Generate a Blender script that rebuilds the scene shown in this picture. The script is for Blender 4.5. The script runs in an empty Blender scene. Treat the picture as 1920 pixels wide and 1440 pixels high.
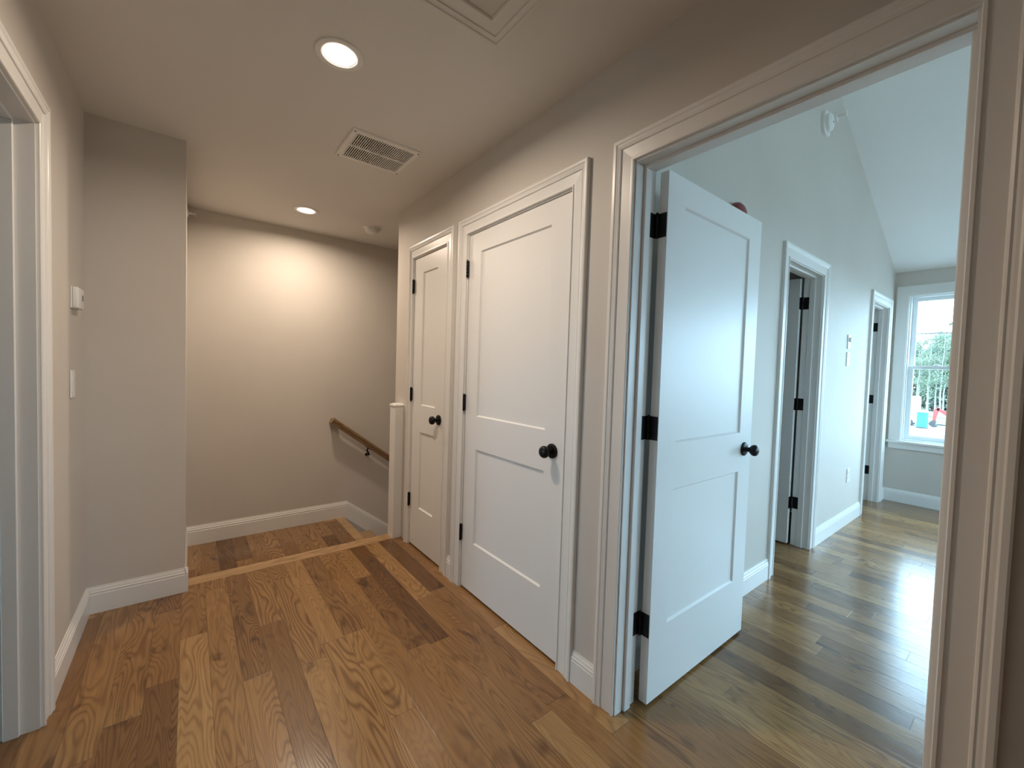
import bpy, bmesh, math, random
from mathutils import Vector, Matrix
random.seed(7)
scene = bpy.context.scene
COL = scene.collection
PI = math.pi

# ------------------------------------------------------------------ measures (metres)
W, T = 1.2605, 0.1145            # face of the door wall, wall thickness
XB = W + T                       # bedroom face of the door wall
XL = -0.402                      # left wall face
YD = 2.877                       # short return wall face
XS = -0.016                      # stairwell left wall face
YB = 4.078                       # stairwell back wall face
YR = 2.972                       # end of the door wall
C = 2.449                        # hall ceiling
YW, YWB = 1.043, 1.158           # bedroom wall front/back faces
XW = 5.973                       # window wall face
YN = 2.9275                      # top-of-stairs nosing front
HEAD = 2.040                     # jamb underside
RISE = 0.18
RIDGE_X, RIDGE_Z, EAVE_Z = 3.674, 3.472, 2.440

# ------------------------------------------------------------------ node helpers
class NT:
    def __init__(s, name):
        s.m = bpy.data.materials.new(name); s.m.use_nodes = True
        s.t = s.m.node_tree; s.t.nodes.clear()
        s.out = s.n('ShaderNodeOutputMaterial')
    def n(s, typ, ins=None, **kw):
        nd = s.t.nodes.new(typ)
        for k, v in kw.items(): setattr(nd, k, v)
        for k, v in (ins or {}).items(): s.put(nd.inputs[k], v)
        return nd
    def put(s, sock, v):
        if isinstance(v, bpy.types.NodeSocket): s.t.links.new(v, sock)
        else:
            if sock.type == 'RGBA' and len(v) == 3: v = (*v, 1)
            sock.default_value = v
    def math(s, op, a, b=0.0, c=0.0, clamp=False):
        nd = s.n('ShaderNodeMath', {0: a, 1: b, 2: c}, operation=op, use_clamp=clamp); return nd.outputs[0]
    def comb(s, x, y, z): return s.n('ShaderNodeCombineXYZ', {0: x, 1: y, 2: z}).outputs[0]
    def noise(s, vec, scale, detail=2.0, rough=.5, dist=0.0, col=False):
        nd = s.n('ShaderNodeTexNoise', {'Vector': vec, 'Scale': scale, 'Detail': detail, 'Roughness': rough, 'Distortion': dist})
        return nd.outputs['Color' if col else 'Fac']
    def mix(s, f, a, b, mode='MIX'):
        nd = s.n('ShaderNodeMix', data_type='RGBA', blend_type=mode)
        s.put(nd.inputs[0], f); s.put(nd.inputs[6], a); s.put(nd.inputs[7], b); return nd.outputs[2]
    def ramp(s, f, stops, interp='LINEAR'):
        nd = s.n('ShaderNodeValToRGB', {0: f}); cr = nd.color_ramp; cr.interpolation = interp
        while len(cr.elements) < len(stops): cr.elements.new(.5)
        for e, (p, c) in zip(cr.elements, stops): e.position = p; e.color = (*c, 1) if len(c) == 3 else c
        return nd.outputs[0]
    def rng(s, v, a, b, c, d): return s.n('ShaderNodeMapRange', {0: v, 1: a, 2: b, 3: c, 4: d}).outputs[0]
    def obj(s): return s.n('ShaderNodeTexCoord').outputs['Object']
    def bump(s, h, strength=.2, dist=.001): return s.n('ShaderNodeBump', {'Height': h, 'Strength': strength, 'Distance': dist}).outputs[0]
    def bsdf(s, col, rough=.5, **kw):
        nd = s.n('ShaderNodeBsdfPrincipled', {'Base Color': col, 'Roughness': rough})
        for k, v in kw.items(): s.put(nd.inputs[k.replace('_', ' ')], v)
        s.t.links.new(nd.outputs[0], s.out.inputs[0]); return nd

def paint(name, col, rough, tex=240, bump=.12, var=.03):
    """rolled wall paint: fine stipple and a very slight tone variation"""
    N = NT(name); p = N.obj()
    big = N.noise(p, 1.7, 3)
    c = N.mix(N.rng(big, .3, .7, 0, 1), [x*(1-var) for x in col], [min(1, x*(1+var)) for x in col])
    N.bsdf(c, rough, Normal=N.bump(N.noise(p, tex, 3), bump, .0006)); return N.m

def simple(name, col, rough, metallic=0.0, bump=0, scale=200, var=0.05, **kw):
    N = NT(name); p = N.obj()
    nz = N.noise(p, scale, 2)
    c = N.mix(nz, [x*(1-var) for x in col], [min(1, x*(1+var)) for x in col])
    if bump: kw['Normal'] = N.bump(nz, bump, .0005)
    N.bsdf(c, rough, Metallic=metallic, **kw); return N.m

def oak(name, plank=True, axis='y', tone=1.0, rough=.34):
    """white-oak boards: strips of varied tone, cathedral grain, pores, knots, thin seams"""
    N = NT(name); p = N.obj()
    sx = N.n('ShaderNodeSeparateXYZ', {0: p})
    X, Y, Z = sx.outputs
    if axis == 'x': X, Y = Y, X
    PW = .1016
    if plank:
        u = N.math('DIVIDE', N.math('ADD', X, 20.0 * PW + .030), PW)
        row = N.math('FLOOR', u); fx = N.math('FRACT', u)
        wr = N.n('ShaderNodeTexWhiteNoise', {'W': row}, noise_dimensions='1D')
        wr2 = N.n('ShaderNodeTexWhiteNoise', {'W': N.math('ADD', row, 37.7)}, noise_dimensions='1D')
        L = N.math('MULTIPLY_ADD', wr2.outputs[0], .75, .55)
        v = N.math('ADD', N.math('DIVIDE', Y, L), N.math('MULTIPLY_ADD', wr.outputs[0], 9.0, 40.0))
        colm = N.math('FLOOR', v); fy = N.math('FRACT', v)
        wn = N.n('ShaderNodeTexWhiteNoise', {'Vector': N.comb(row, colm, 0.0)}, noise_dimensions='3D')
        s2 = N.n('ShaderNodeSeparateXYZ', {0: wn.outputs['Color']})
        r1, r2, r3 = s2.outputs
    else:
        r1, r2, r3 = .62, .3, .5
    off = N.math('MULTIPLY', r1, 53.0) if plank else 3.1
    gx = N.math('MULTIPLY', X, 7.5); gy = N.math('MULTIPLY', Y, 1.05)
    # growth-ring contours
    g = N.noise(N.comb(gx, gy, N.math('ADD', N.math('MULTIPLY', Z, 4.0), off)), 1.0, 2.2, .42, .25)
    freq = N.math('MULTIPLY_ADD', r3, 150.0, 110.0)
    ring = N.math('SINE', N.math('MULTIPLY', g, freq))
    ring = N.math('MULTIPLY_ADD', ring, .5, .5)
    line = N.math('POWER', ring, 2.4)
    # pores / fibres
    fib = N.noise(N.comb(N.math('MULTIPLY', X, 260.0), N.math('MULTIPLY', Y, 9.0), off), 1.0, 3, .6)
    fib2 = N.noise(N.comb(N.math('MULTIPLY', X, 55.0), N.math('MULTIPLY', Y, 2.5), off), 1.0, 3, .6)
    # knots and mineral smudges
    kn = N.noise(N.comb(N.math('MULTIPLY', X, 11.0), N.math('MULTIPLY', Y, 4.5), off), 1.0, 2, .5, .6)
    knot = N.rng(kn, .62, .74, 0, 1)
    base = N.ramp(r2, [(0, (.155, .072, .024)), (.15, (.230, .115, .040)), (.45, (.318, .168, .060)), (.8, (.378, .211, .080)), (1, (.450, .268, .110))])
    if not plank: base = N.ramp(.5, [(0, (.54*tone, .345*tone, .175*tone)), (1, (.56*tone, .365*tone, .19*tone))])
    base = N.mix(N.rng(fib2, .3, .7, 0, .55), base, N.mix(1.0, base, (.62, .56, .50), 'MULTIPLY'))
    vis = N.rng(N.noise(N.comb(gx, gy, N.math('ADD', off, 9.0)), .6, 1), .35, .65, .25, .85)
    base = N.mix(N.math('MULTIPLY', line, vis), base, N.mix(1.0, base, (.46, .38, .31), 'MULTIPLY'))
    base = N.mix(N.rng(fib, .40, .75, 0, .42), base, N.mix(1.0, base, (.55, .48, .42), 'MULTIPLY'))
    base = N.mix(N.math('MULTIPLY', knot, .75), base, N.mix(1.0, base, (.33, .27, .22), 'MULTIPLY'))
    h = N.math('MULTIPLY_ADD', line, -.25, N.math('MULTIPLY', fib, -.35))
    if plank:
        e = N.math('MINIMUM', fx, N.math('SUBTRACT', 1.0, fx))
        seam = N.rng(e, .004, .013, 1, 0)
        ey = N.math('MULTIPLY', N.math('MINIMUM', fy, N.math('SUBTRACT', 1.0, fy)), L)
        seam = N.math('MAXIMUM', seam, N.rng(ey, .0006, .0016, 1, 0))
        base = N.mix(N.math('MULTIPLY', seam, .62), base, (.045, .024, .012))
        h = N.math('MULTIPLY_ADD', seam, -1.6, h)
    rg = N.rng(fib2, .2, .8, rough - .05, rough + .07)
    N.bsdf(base, rg, Normal=N.bump(h, .22, .0012), Specular_IOR_Level=.5, Coat_Weight=.22 if plank else .1, Coat_Roughness=.2)
    return N.m

def emit(name, col, strength):
    N = NT(name); e = N.n('ShaderNodeEmission', {'Color': col, 'Strength': strength})
    N.t.links.new(e.outputs[0], N.out.inputs[0]); return N.m

WALLC = (.600, .562, .512)
M = dict(
    wall=paint('greige_wall_paint', WALLC, .62),
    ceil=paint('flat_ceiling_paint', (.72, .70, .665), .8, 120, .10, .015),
    ceilbed=paint('brightened_bedroom_ceiling_paint', (.85, .86, .855), .8, 120, .10, .01),  # extra brightness of the daylit vault put into the paint colour
    trim=simple('white_trim_enamel', (.78, .775, .755), .32, bump=.05, scale=90, var=.01),
    door=simple('white_door_enamel', (.78, .775, .76), .36, bump=.05, scale=60, var=.012),
    floor=oak('oak_floor_boards', rough=.21),
    nose=oak('oak_nosing', plank=False, axis='x', rough=.38),
    rail=oak('oak_handrail', plank=False, axis='x', tone=.55, rough=.4),
    black=simple('matte_black_metal', (.010, .010, .011), .38, .6, .05),
    plastic=simple('white_plastic', (.80, .80, .78), .38),
    grille=simple('white_vent_steel', (.78, .77, .74), .45),
    dark=simple('duct_shade', (.012, .012, .012), .8),  # near black that holds the shade of the vent duct
    red=simple('dark_red_plastic', (.17, .012, .014), .35),
    lamp=emit('warm_led_lens', (1.0, .86, .70), 6.0),
    vinyl=simple('white_window_vinyl', (.80, .82, .82), .35),
    screen=simple('grey_display', (.06, .065, .065), .2),
    ground=None,
)
N = NT('window_glass')
tr = N.n('ShaderNodeBsdfTransparent', {'Color': (.97, .99, .985)}); gl = N.n('ShaderNodeBsdfGlossy', {'Color': (1, 1, 1), 'Roughness': .02})
mx = N.n('ShaderNodeMixShader', {0: .05}); N.t.links.new(tr.outputs[0], mx.inputs[1]); N.t.links.new(gl.outputs[0], mx.inputs[2]); N.t.links.new(mx.outputs[0], N.out.inputs[0])
M['glass'] = N.m
N = NT('gravel_drive'); p = N.obj()
c = N.mix(N.rng(N.noise(p, .16, 4), .42, .6, 0, 1), (.30, .28, .26), (.040, .048, .052))  # dark bluish noise patches paint cast shadows into the gravel
N.bsdf(N.mix(N.rng(N.noise(p, 3, 4), .35, .7, 0, .5), c, (.26, .245, .22)), .9); M['ground'] = N.m
N = NT('lawn'); p = N.obj(); N.bsdf(N.mix(N.noise(p, .8, 4), (.055, .13, .025), (.10, .17, .045)), .9); M['lawn'] = N.m
def leafmat(name, a, b):
    N = NT(name); p = N.obj()
    N.bsdf(N.mix(N.rng(N.noise(p, .9, 3), .35, .65, 0, 1), a, b), .8); return N.m
M['leaf'] = leafmat('pale_leaves', (.060, .092, .050), (.125, .155, .090))
M['leaf2'] = leafmat('grey_green_leaves', (.060, .085, .052), (.115, .138, .092))
M['pine'] = leafmat('pine_needles', (.016, .040, .022), (.04, .072, .042))
M['bark'] = simple('pale_bark', (.19, .185, .165), .9, scale=4, var=.25)
M['teal'] = simple('teal_plastic', (.006, .115, .105), .5)
M['whitepaint'] = simple('white_vehicle_paint', (.55, .54, .52), .5)
M['excred'] = simple('red_machine_paint', (.26, .022, .018), .5)
M['rubber'] = simple('black_rubber', (.03, .03, .03), .8)

# ------------------------------------------------------------------ mesh helpers
class MB:
    """collects shapes of ONE part; build() links them as one mesh object"""
    def __init__(s): s.bm = bmesh.new()
    def face(s, pts):
        try: return s.bm.faces.new([s.bm.verts.new(Vector(q)) for q in pts])
        except ValueError: return None
    def box(s, a, b, bev=0.0, f=None, seg=1):
        x0, x1 = sorted((a[0], b[0])); y0, y1 = sorted((a[1], b[1])); z0, z1 = sorted((a[2], b[2]))
        c = [(x0, y0, z0), (x1, y0, z0), (x1, y1, z0), (x0, y1, z0), (x0, y0, z1), (x1, y0, z1), (x1, y1, z1), (x0, y1, z1)]
        v = [s.bm.verts.new(f(q) if f else Vector(q)) for q in c]
        fs = [s.bm.faces.new([v[i] for i in q]) for q in ((0, 3, 2, 1), (4, 5, 6, 7), (0, 1, 5, 4), (1, 2, 6, 5), (2, 3, 7, 6), (3, 0, 4, 7))]
        if bev:
            es = list({e for q in fs for e in q.edges})
            bmesh.ops.bevel(s.bm, geom=es, offset=bev, segments=seg, affect='EDGES', profile=.5)
        return s
    def prism(s, poly, fa, fb):
        """closed polygon extruded: fa(q), fb(q) give the two end positions"""
        a = [s.bm.verts.new(Vector(fa(q))) for q in poly]; b = [s.bm.verts.new(Vector(fb(q))) for q in poly]
        n = len(poly)
        s.bm.faces.new(a); s.bm.faces.new(b[::-1])
        for i in range(n): s.bm.faces.new([a[i], b[i], b[(i+1) % n], a[(i+1) % n]])
        return s
    def sweep(s, rings, cap=True, closed=False):
        vs = [[s.bm.verts.new(Vector(q)) for q in r] for r in rings]
        n = len(rings[0]); R = len(rings)
        for k in range(R if closed else R - 1):
            a, b = vs[k], vs[(k+1) % R]
            for i in range(n): s.bm.faces.new([a[i], a[(i+1) % n], b[(i+1) % n], b[i]])
        if cap and not closed: s.bm.faces.new(vs[0][::-1]); s.bm.faces.new(vs[-1])
        return s
    def lathe(s, prof, o, ax, seg=32):
        """prof: (radius, along) pairs around axis ax through o"""
        ax = Vector(ax).normalized(); o = Vector(o)
        u = ax.orthogonal().normalized(); v = ax.cross(u)
        rings = [[o + ax*h + (u*math.cos(2*PI*k/seg) + v*math.sin(2*PI*k/seg))*max(r, 1e-5) for k in range(seg)] for r, h in prof]
        return s.sweep(rings)
    def tube(s, pts, rad, seg=10):
        rings = []
        for i, q in enumerate(pts):
            q = Vector(q); d = (Vector(pts[min(i+1, len(pts)-1)]) - Vector(pts[max(i-1, 0)])).normalized()
            r = rad[i] if hasattr(rad, '__len__') else rad
            u = d.orthogonal().normalized() if i == 0 else (rings_u - d*rings_u.dot(d)).normalized()
            rings_u = u; v = d.cross(u)
            rings.append([q + (u*math.cos(2*PI*k/seg) + v*math.sin(2*PI*k/seg))*r for k in range(seg)])
        return s.sweep(rings)
    def build(s, name, mat, parent=None, smooth=False, origin=None):
        bmesh.ops.remove_doubles(s.bm, verts=s.bm.verts, dist=1e-6)
        bmesh.ops.recalc_face_normals(s.bm, faces=s.bm.faces)
        if origin is not None: bmesh.ops.translate(s.bm, verts=s.bm.verts, vec=-Vector(origin))
        me = bpy.data.meshes.new(name); s.bm.to_mesh(me); s.bm.free()
        o = bpy.data.objects.new(name, me); COL.objects.link(o)
        if origin is not None: o.location = origin
        me.materials.append(mat)
        if smooth:
            for q in me.polygons: q.use_smooth = True
            me.set_sharp_from_angle(angle=math.radians(38))
        if parent is not None: parent_to(o, parent)
        return o
def parent_to(o, p):
    bpy.context.view_layer.update()
    o.parent = p; o.matrix_parent_inverse = p.matrix_world.inverted()
def tag(o, label, cat=None, group=None, kind=None):
    o['label'] = label
    if cat: o['category'] = cat
    if group: o['group'] = group
    if kind: o['kind'] = kind
    return o
def empty(name, loc, label, cat, group=None, kind=None):
    o = bpy.data.objects.new(name, None); COL.objects.link(o); o.location = loc; o.empty_display_size = .05
    return tag(o, label, cat, group, kind)
class Fr:
    """wall frame: o + a*u + n*d + z"""
    def __init__(s, o, a, n): s.o, s.a, s.n = Vector(o), Vector(a), Vector(n)
    def __call__(s, q): return s.o + s.a*q[0] + s.n*q[1] + Vector((0, 0, q[2]))
F_RIGHT = Fr((W, 0, 0), (0, 1, 0), (-1, 0, 0))
F_RIGHTB = Fr((XB, 0, 0), (0, 1, 0), (1, 0, 0))
F_BED = Fr((0, YW, 0), (1, 0, 0), (0, -1, 0))
F_WIN = Fr((XW, 0, 0), (0, 1, 0), (-1, 0, 0))
F_LEFT = Fr((XL, 0, 0), (0, 1, 0), (1, 0, 0))
F_RET = Fr((0, YD, 0), (1, 0, 0), (0, -1, 0))
F_BACK = Fr((0, YB, 0), (1, 0, 0), (0, -1, 0))

def wall_holes(mb, F, u0, u1, z0, z1, t, holes):
    """wall of thickness t behind the frame's face with rectangular holes (ua, ub, za, zb)"""
    us = sorted({u0, u1, *[h[0] for h in holes], *[h[1] for h in holes]}); us = [u for u in us if u0 <= u <= u1]
    zs = sorted({z0, z1, *[h[2] for h in holes], *[h[3] for h in holes]}); zs = [z for z in zs if z0 <= z <= z1]
    solid = lambda i, k: 0 <= i < len(us)-1 and 0 <= k < len(zs)-1 and not any(h[0] < (us[i]+us[i+1])/2 < h[1] and h[2] < (zs[k]+zs[k+1])/2 < h[3] for h in holes)
    for i in range(len(us)-1):
        for k in range(len(zs)-1):
            if not solid(i, k): continue
            a, b, c, d = us[i], us[i+1], zs[k], zs[k+1]
            mb.face([F((a, 0, c)), F((b, 0, c)), F((b, 0, d)), F((a, 0, d))])
            mb.face([F((a, -t, c)), F((a, -t, d)), F((b, -t, d)), F((b, -t, c))])
            if not solid(i-1, k): mb.face([F((a, 0, c)), F((a, 0, d)), F((a, -t, d)), F((a, -t, c))])
            if not solid(i+1, k): mb.face([F((b, 0, c)), F((b, -t, c)), F((b, -t, d)), F((b, 0, d))])
            if not solid(i, k-1): mb.face([F((a, 0, c)), F((a, -t, c)), F((b, -t, c)), F((b, 0, c))])
            if not solid(i, k+1): mb.face([F((a, 0, d)), F((b, 0, d)), F((b, -t, d)), F((a, -t, d))])
    return mb
def struct(mb, name, mat, label, cat='wall', smooth=False):
    return tag(mb.build(name, mat, smooth=smooth), label, cat, kind='structure')

# ------------------------------------------------------------------ openings
SM = (2.303, 2.786)      # small closet: jamb faces
LG = (1.247, 2.058)      # large closet
BD = (0.120, 0.932)      # bedroom doorway
LF = (1.300, 2.066)      # doorway on the left wall
D1 = (3.009, 3.675)      # bedroom wall, first door
D2 = (5.128, 5.746)      # bedroom wall, second door
JT = .018                # jamb board
GAP = .002
def hole(d): return (d[0]-JT-GAP, d[1]+JT+GAP, -1, HEAD+JT+GAP)
WINS = [(0.010, .925, .655, 2.185), (-1.35, -.25, .655, 2.185), (-2.75, -1.65, .655, 2.185)]   # window wall; all but the first are unseen, added for daylight
SWIN = [(2.75, 3.45, .655, 2.185), (3.85, 5.55, .655, 2.185)]                                     # side wall of the bedroom; unseen windows added for daylight
LWIN = (1.55, 2.65, .75, 2.0)                                                                     # left room; unseen window added to bring in daylight
YS = -3.4                                                                                      # bedroom side wall face
H = lambda h, z=-.0: h

# ------------------------------------------------------------------ shell
struct(MB().box((-3.8, -3.6, -.2), (6.1, YN-.0005, 0)), 'floor', M['floor'], 'medium brown oak board floor running from the hallway into the bedroom', 'floor')

mb = wall_holes(MB(), F_RIGHT, -1.6, YR, 0, C, T, [hole(SM), hole(LG), hole(BD)])
struct(mb, 'wall_right', M['wall'], 'greige hallway wall holding the two closet doors and the bedroom doorway')
mb = wall_holes(MB(), F_LEFT, -1.6, YD, 0, C, .12, [hole(LF)])
struct(mb, 'wall_left', M['wall'], 'greige hallway wall with the thermostat and the cased doorway at the left')
mb = MB().box((-3.8, YD, -2.9), (XS, YB+.12, C))
struct(mb, 'wall_return', M['wall'], 'shaded short greige wall between the thermostat wall and the stairs')
mb = MB().box((XS, YB, -2.9), (6.1, YB+.12, C))
struct(mb, 'wall_back', M['wall'], 'warm lit stairwell back wall behind the oak handrail')
mb = MB().box((W, YR, -2.9), (6.1, YR+.115, C))
struct(mb, 'wall_stairwell', M['wall'], 'greige stairwell wall turning off behind the white newel post')
mb = MB().box((-3.8, -1.72, 0), (W, -1.6, C))
struct(mb, 'wall_rear', M['wall'], 'greige wall closing the hallway behind the viewer')

# bedroom wall with gable
mb = wall_holes(MB(), F_BED, XB, XW, 0, EAVE_Z, YWB-YW, [hole(D1), hole(D2)])
gp = [(XB, EAVE_Z), (XW, EAVE_Z), (RIDGE_X, RIDGE_Z)]
mb.prism(gp, lambda q: (q[0], YW, q[1]), lambda q: (q[0], YWB, q[1]))
struct(mb, 'wall_bedroom', M['wall'], 'tall bedroom wall rising to the vaulted ceiling, with two cased doors')
mb = wall_holes(MB(), F_WIN, YS-.12, YB+.12, -2.9, EAVE_Z, .13, WINS)
struct(mb, 'wall_window', M['wall'], 'far bedroom wall holding the window')
F_SIDE = Fr((0, YS, 0), (1, 0, 0), (0, 1, 0))
mb = wall_holes(MB(), F_SIDE, XB-.11, XW, 0, EAVE_Z, .12, SWIN)
mb.prism(gp, lambda q: (q[0], YS, q[1]), lambda q: (q[0], YS-.12, q[1]))
struct(mb, 'wall_side', M['wall'], 'bedroom side wall out of view beyond the doorway')
mb = MB().box((W+.001, YS-.12, 0), (XB, -1.6, C))
struct(mb, 'wall_near', M['wall'], 'bedroom wall running on behind the viewer')
F_WEST = Fr((-3.6, 0, 0), (0, 1, 0), (1, 0, 0))
mb = wall_holes(MB(), F_WEST, -1.6, YD, 0, C, .12, [LWIN])
struct(mb, 'wall_west', M['wall'], 'outer wall of the room through the left doorway')
for nm, x, lb in (('wall_closet', 2.35, 'partition between closet and dark bathroom'), ('wall_bathroom', 4.55, 'partition inside the room behind the second bedroom door')):
    struct(MB().box((x, YWB, 0), (x+.1, YR, C)), nm, M['wall'], lb)
# ceilings
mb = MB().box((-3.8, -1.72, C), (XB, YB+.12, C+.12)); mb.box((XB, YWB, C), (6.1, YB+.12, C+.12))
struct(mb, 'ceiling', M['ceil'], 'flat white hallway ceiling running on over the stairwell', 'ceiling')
th = .12
mb = MB()
y0, y1 = YS-.12, YWB
sl = (RIDGE_Z-EAVE_Z)/(XW-RIDGE_X)
for xe in (XW+.15, W+.03):
    ze = EAVE_Z - sl*.15 if xe > 3 else RIDGE_Z - sl*(RIDGE_X-xe)
    mb.prism([(RIDGE_X, RIDGE_Z), (xe, ze), (xe, ze+th), (RIDGE_X, RIDGE_Z+th)], lambda q: (q[0], y0, q[1]), lambda q: (q[0], y1, q[1]))
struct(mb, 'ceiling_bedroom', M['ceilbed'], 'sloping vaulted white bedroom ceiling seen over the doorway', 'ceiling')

# ------------------------------------------------------------------ trim profiles
CAS = [(0, 0), (0, .010), (.002, .0125), (.008, .0128), (.010, .0086), (.014, .0084), (.052, .0105), (.054, .0145), (.058, .0165), (.062, .0150), (.066, .0165), (.071, .0175), (.075, .0205), (.085, .0205), (.089, .018), (.089, 0)]
def casing(F, d, name, label, rev=.006, prof=CAS, head=HEAD, left_scale=1.0, right_scale=1.0, jamb_t=T, stop=None, legs=True):
    """mitred casing around an opening; stop = depth range of the door stop behind the wall face"""
    a, b, z = d[0]-rev, d[1]+rev, head+rev
    mb = MB()
    r0 = [F((a-t*left_scale, k, 0)) for t, k in prof]; r1 = [F((a-t*left_scale, k, z+t)) for t, k in prof]
    r2 = [F((b+t*right_scale, k, z+t)) for t, k in prof]; r3 = [F((b+t*right_scale, k, 0)) for t, k in prof]
    mb.sweep([r0, r1, r2, r3])
    tr = tag(mb.build(name, M['trim']), label, 'door casing', kind='structure')
    j = MB()
    for u0, u1 in ((d[0]-JT, d[0]), (d[1], d[1]+JT)): j.box((u0, .0005, 0), (u1, -jamb_t-.0005, head), f=F)
    j.box((d[0]-JT, .0005, head), (d[1]+JT, -jamb_t-.0005, head+JT), f=F)
    j.build('jamb', M['trim'], tr)
    if stop:
        s0, s1 = stop; q = MB()
        q.box((d[0]-.001, -s0, 0), (d[0]+.011, -s1, head-.011), .002, F); q.box((d[1]-.011, -s0, 0), (d[1]+.001, -s1, head-.011), .002, F)
        q.box((d[0]-.001, -s0, head-.011), (d[1]+.001, -s1, head+.001), .002, F)
        q.build('door_stop', M['trim'], tr)
    return tr
casing(F_RIGHT, SM, 'trim_1', 'white casing around the narrow closet door beside the newel post', right_scale=.50, stop=(.040, .075))
casing(F_RIGHT, LG, 'trim_2', 'white casing around the wide closed closet door', stop=(.040, .075))
t3 = casing(F_RIGHT, BD, 'trim_3', 'white casing around the open bedroom doorway', stop=(.042, .078))
def side_casing(F, d, parent, head=HEAD, rev=.006):
    a, b, z = d[0]-rev, d[1]+rev, head+rev; mb = MB()
    mb.sweep([[F((a-t, k, 0)) for t, k in CAS], [F((a-t, k, z+t)) for t, k in CAS], [F((b+t, k, z+t)) for t, k in CAS], [F((b+t, k, 0)) for t, k in CAS]])
    return mb.build('far_side_casing', M['trim'], parent)
side_casing(F_RIGHTB, BD, t3)
casing(F_LEFT, LF, 'trim_4', 'white casing around the doorway at the left edge', jamb_t=.12, stop=(.045, .082))
casing(F_BED, D1, 'trim_5', 'white casing around the dark ajar doorway in the bedroom wall', jamb_t=YWB-YW, stop=(.040, .076))
casing(F_BED, D2, 'trim_6', 'white casing around the bedroom doorway next to the window', jamb_t=YWB-YW, stop=(.040, .076))

BASE = [(0, 0), (.0145, 0), (.0145, .094), (.0120, .0975), (.0120, .100), (.0135, .102), (.0135, .107), (.0095, .112), (.0095, .116), (.0075, .121), (.0045, .126), (.0035, .132), (0, .132)]
def baseboard(F, segs, name, label, z=0.0):
    mb = MB()
    for u0, u1 in segs:
        mb.sweep([[F((u0, t, z+h)) for t, h in BASE], [F((u1, t, z+h)) for t, h in BASE]])
    return struct(mb, name, M['trim'], label, 'baseboard')
cw = .0955
baseboard(F_RIGHT, [(-1.59, BD[0]-cw), (BD[1]+cw, LG[0]-cw), (LG[1]+cw, SM[0]-cw)], 'baseboard_right', 'white baseboard along the closet door wall')
baseboard(F_LEFT, [(LF[1]+cw, YD-.0155), (-1.59, LF[0]-cw)], 'baseboard_left', 'white baseboard along the thermostat wall')
baseboard(F_RET, [(XL, XS+.0145)], 'baseboard_return', 'white baseboard along the shaded short wall beside the stairs')
baseboard(F_BED, [(XB+.001, D1[0]-cw), (D1[1]+cw, D2[0]-cw), (D2[1]+cw, XW-.0155)], 'baseboard_bedroom', 'white baseboard along the tall bedroom wall')
baseboard(F_WIN, [(YS, YW)], 'baseboard_window', 'white baseboard under the bedroom window')
# stair skirt: follows landing then drops with the flight
mb = MB()
F_SL = Fr((XS, 0, 0), (0, 1, 0), (1, 0, 0))
zl = -RISE
mb.sweep([[F_SL((YD-.0145, t*.6, -.0+h*1.0)) for t, h in BASE], [F_SL((YD+.022, t*.6, -.0+h)) for t, h in BASE]])
mb.sweep([[F_SL((YD+.022, t*.6, zl-.02+h*1.38+.02)) for t, h in BASE], [F_SL((YB, t*.6, zl+h*1.14)) for t, h in BASE]])
struct(mb, 'baseboard_stair', M['trim'], 'white narrow baseboard on the stairwell left wall', 'baseboard')
mb = MB()
XT = 1.20; slope = -.75
K = 1.14
def ring(x, top):
    out = []
    for t, h in BASE:
        z = (top - (.132-h)*K) if h > .05 else -3.0 if x > XT+.01 else zl-.02
        out.append((x, YB-t, z))
    return out
mb.sweep([ring(XS, zl+.15), ring(XT, zl+.15)])
def ring2(x, top, low):
    return [(x, YB-t, top-(.132-h)*K if h > .05 else low) for t, h in BASE]
mb.sweep([ring2(XT, zl+.15, zl-.02), ring2(XT+2.6, zl+.15+slope*2.6, zl-.25+slope*2.6)])
struct(mb, 'baseboard_back', M['trim'], 'white skirt board that follows the stairs along the back wall', 'baseboard')

# ------------------------------------------------------------------ doors
def slab(w, h, t, px0, px1):
    """two-panel slab, local x width, y thickness (front at 0), z height"""
    mb = MB(); zs = [0, .281, .818, 1.003, 1.917, h]; xs = [0, px0, px1, w]
    for yf, s in ((0, 1), (t, -1)):
        for i in range(3):
            for k in range(5):
                x0, x1, z0, z1 = xs[i], xs[i+1], zs[k], zs[k+1]
                if i == 1 and k in (1, 3):
                    e, dp = .007, .0085
                    o = [(x0, z0), (x1, z0), (x1, z1), (x0, z1)]; n = [(x0+e, z0+e), (x1-e, z0+e), (x1-e, z1-e), (x0+e, z1-e)]
                    for q in range(4):
                        r = (q+1) % 4
                        mb.face([(o[q][0], yf, o[q][1]), (o[r][0], yf, o[r][1]), (n[r][0], yf+s*dp, n[r][1]), (n[q][0], yf+s*dp, n[q][1])])
                    mb.face([(q[0], yf+s*dp, q[1]) for q in n])
                else:
                    mb.face([(x0, yf, z0), (x1, yf, z0), (x1, yf, z1), (x0, yf, z1)])
    for a, b in (((0, 0), (w, 0)), ((w, 0), (w, t)), ((w, t), (0, t)), ((0, t), (0, 0))):
        pass
    for i in range(3):
        mb.face([(xs[i], 0, 0), (xs[i+1], 0, 0), (xs[i+1], t, 0), (xs[i], t, 0)]); mb.face([(xs[i], 0, h), (xs[i+1], 0, h), (xs[i+1], t, h), (xs[i], t, h)])
    for k in range(5):
        mb.face([(0, 0, zs[k]), (0, t, zs[k]), (0, t, zs[k+1]), (0, 0, zs[k+1])]); mb.face([(w, 0, zs[k]), (w, t, zs[k]), (w, t, zs[k+1]), (w, 0, zs[k+1])])
    return mb
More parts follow.
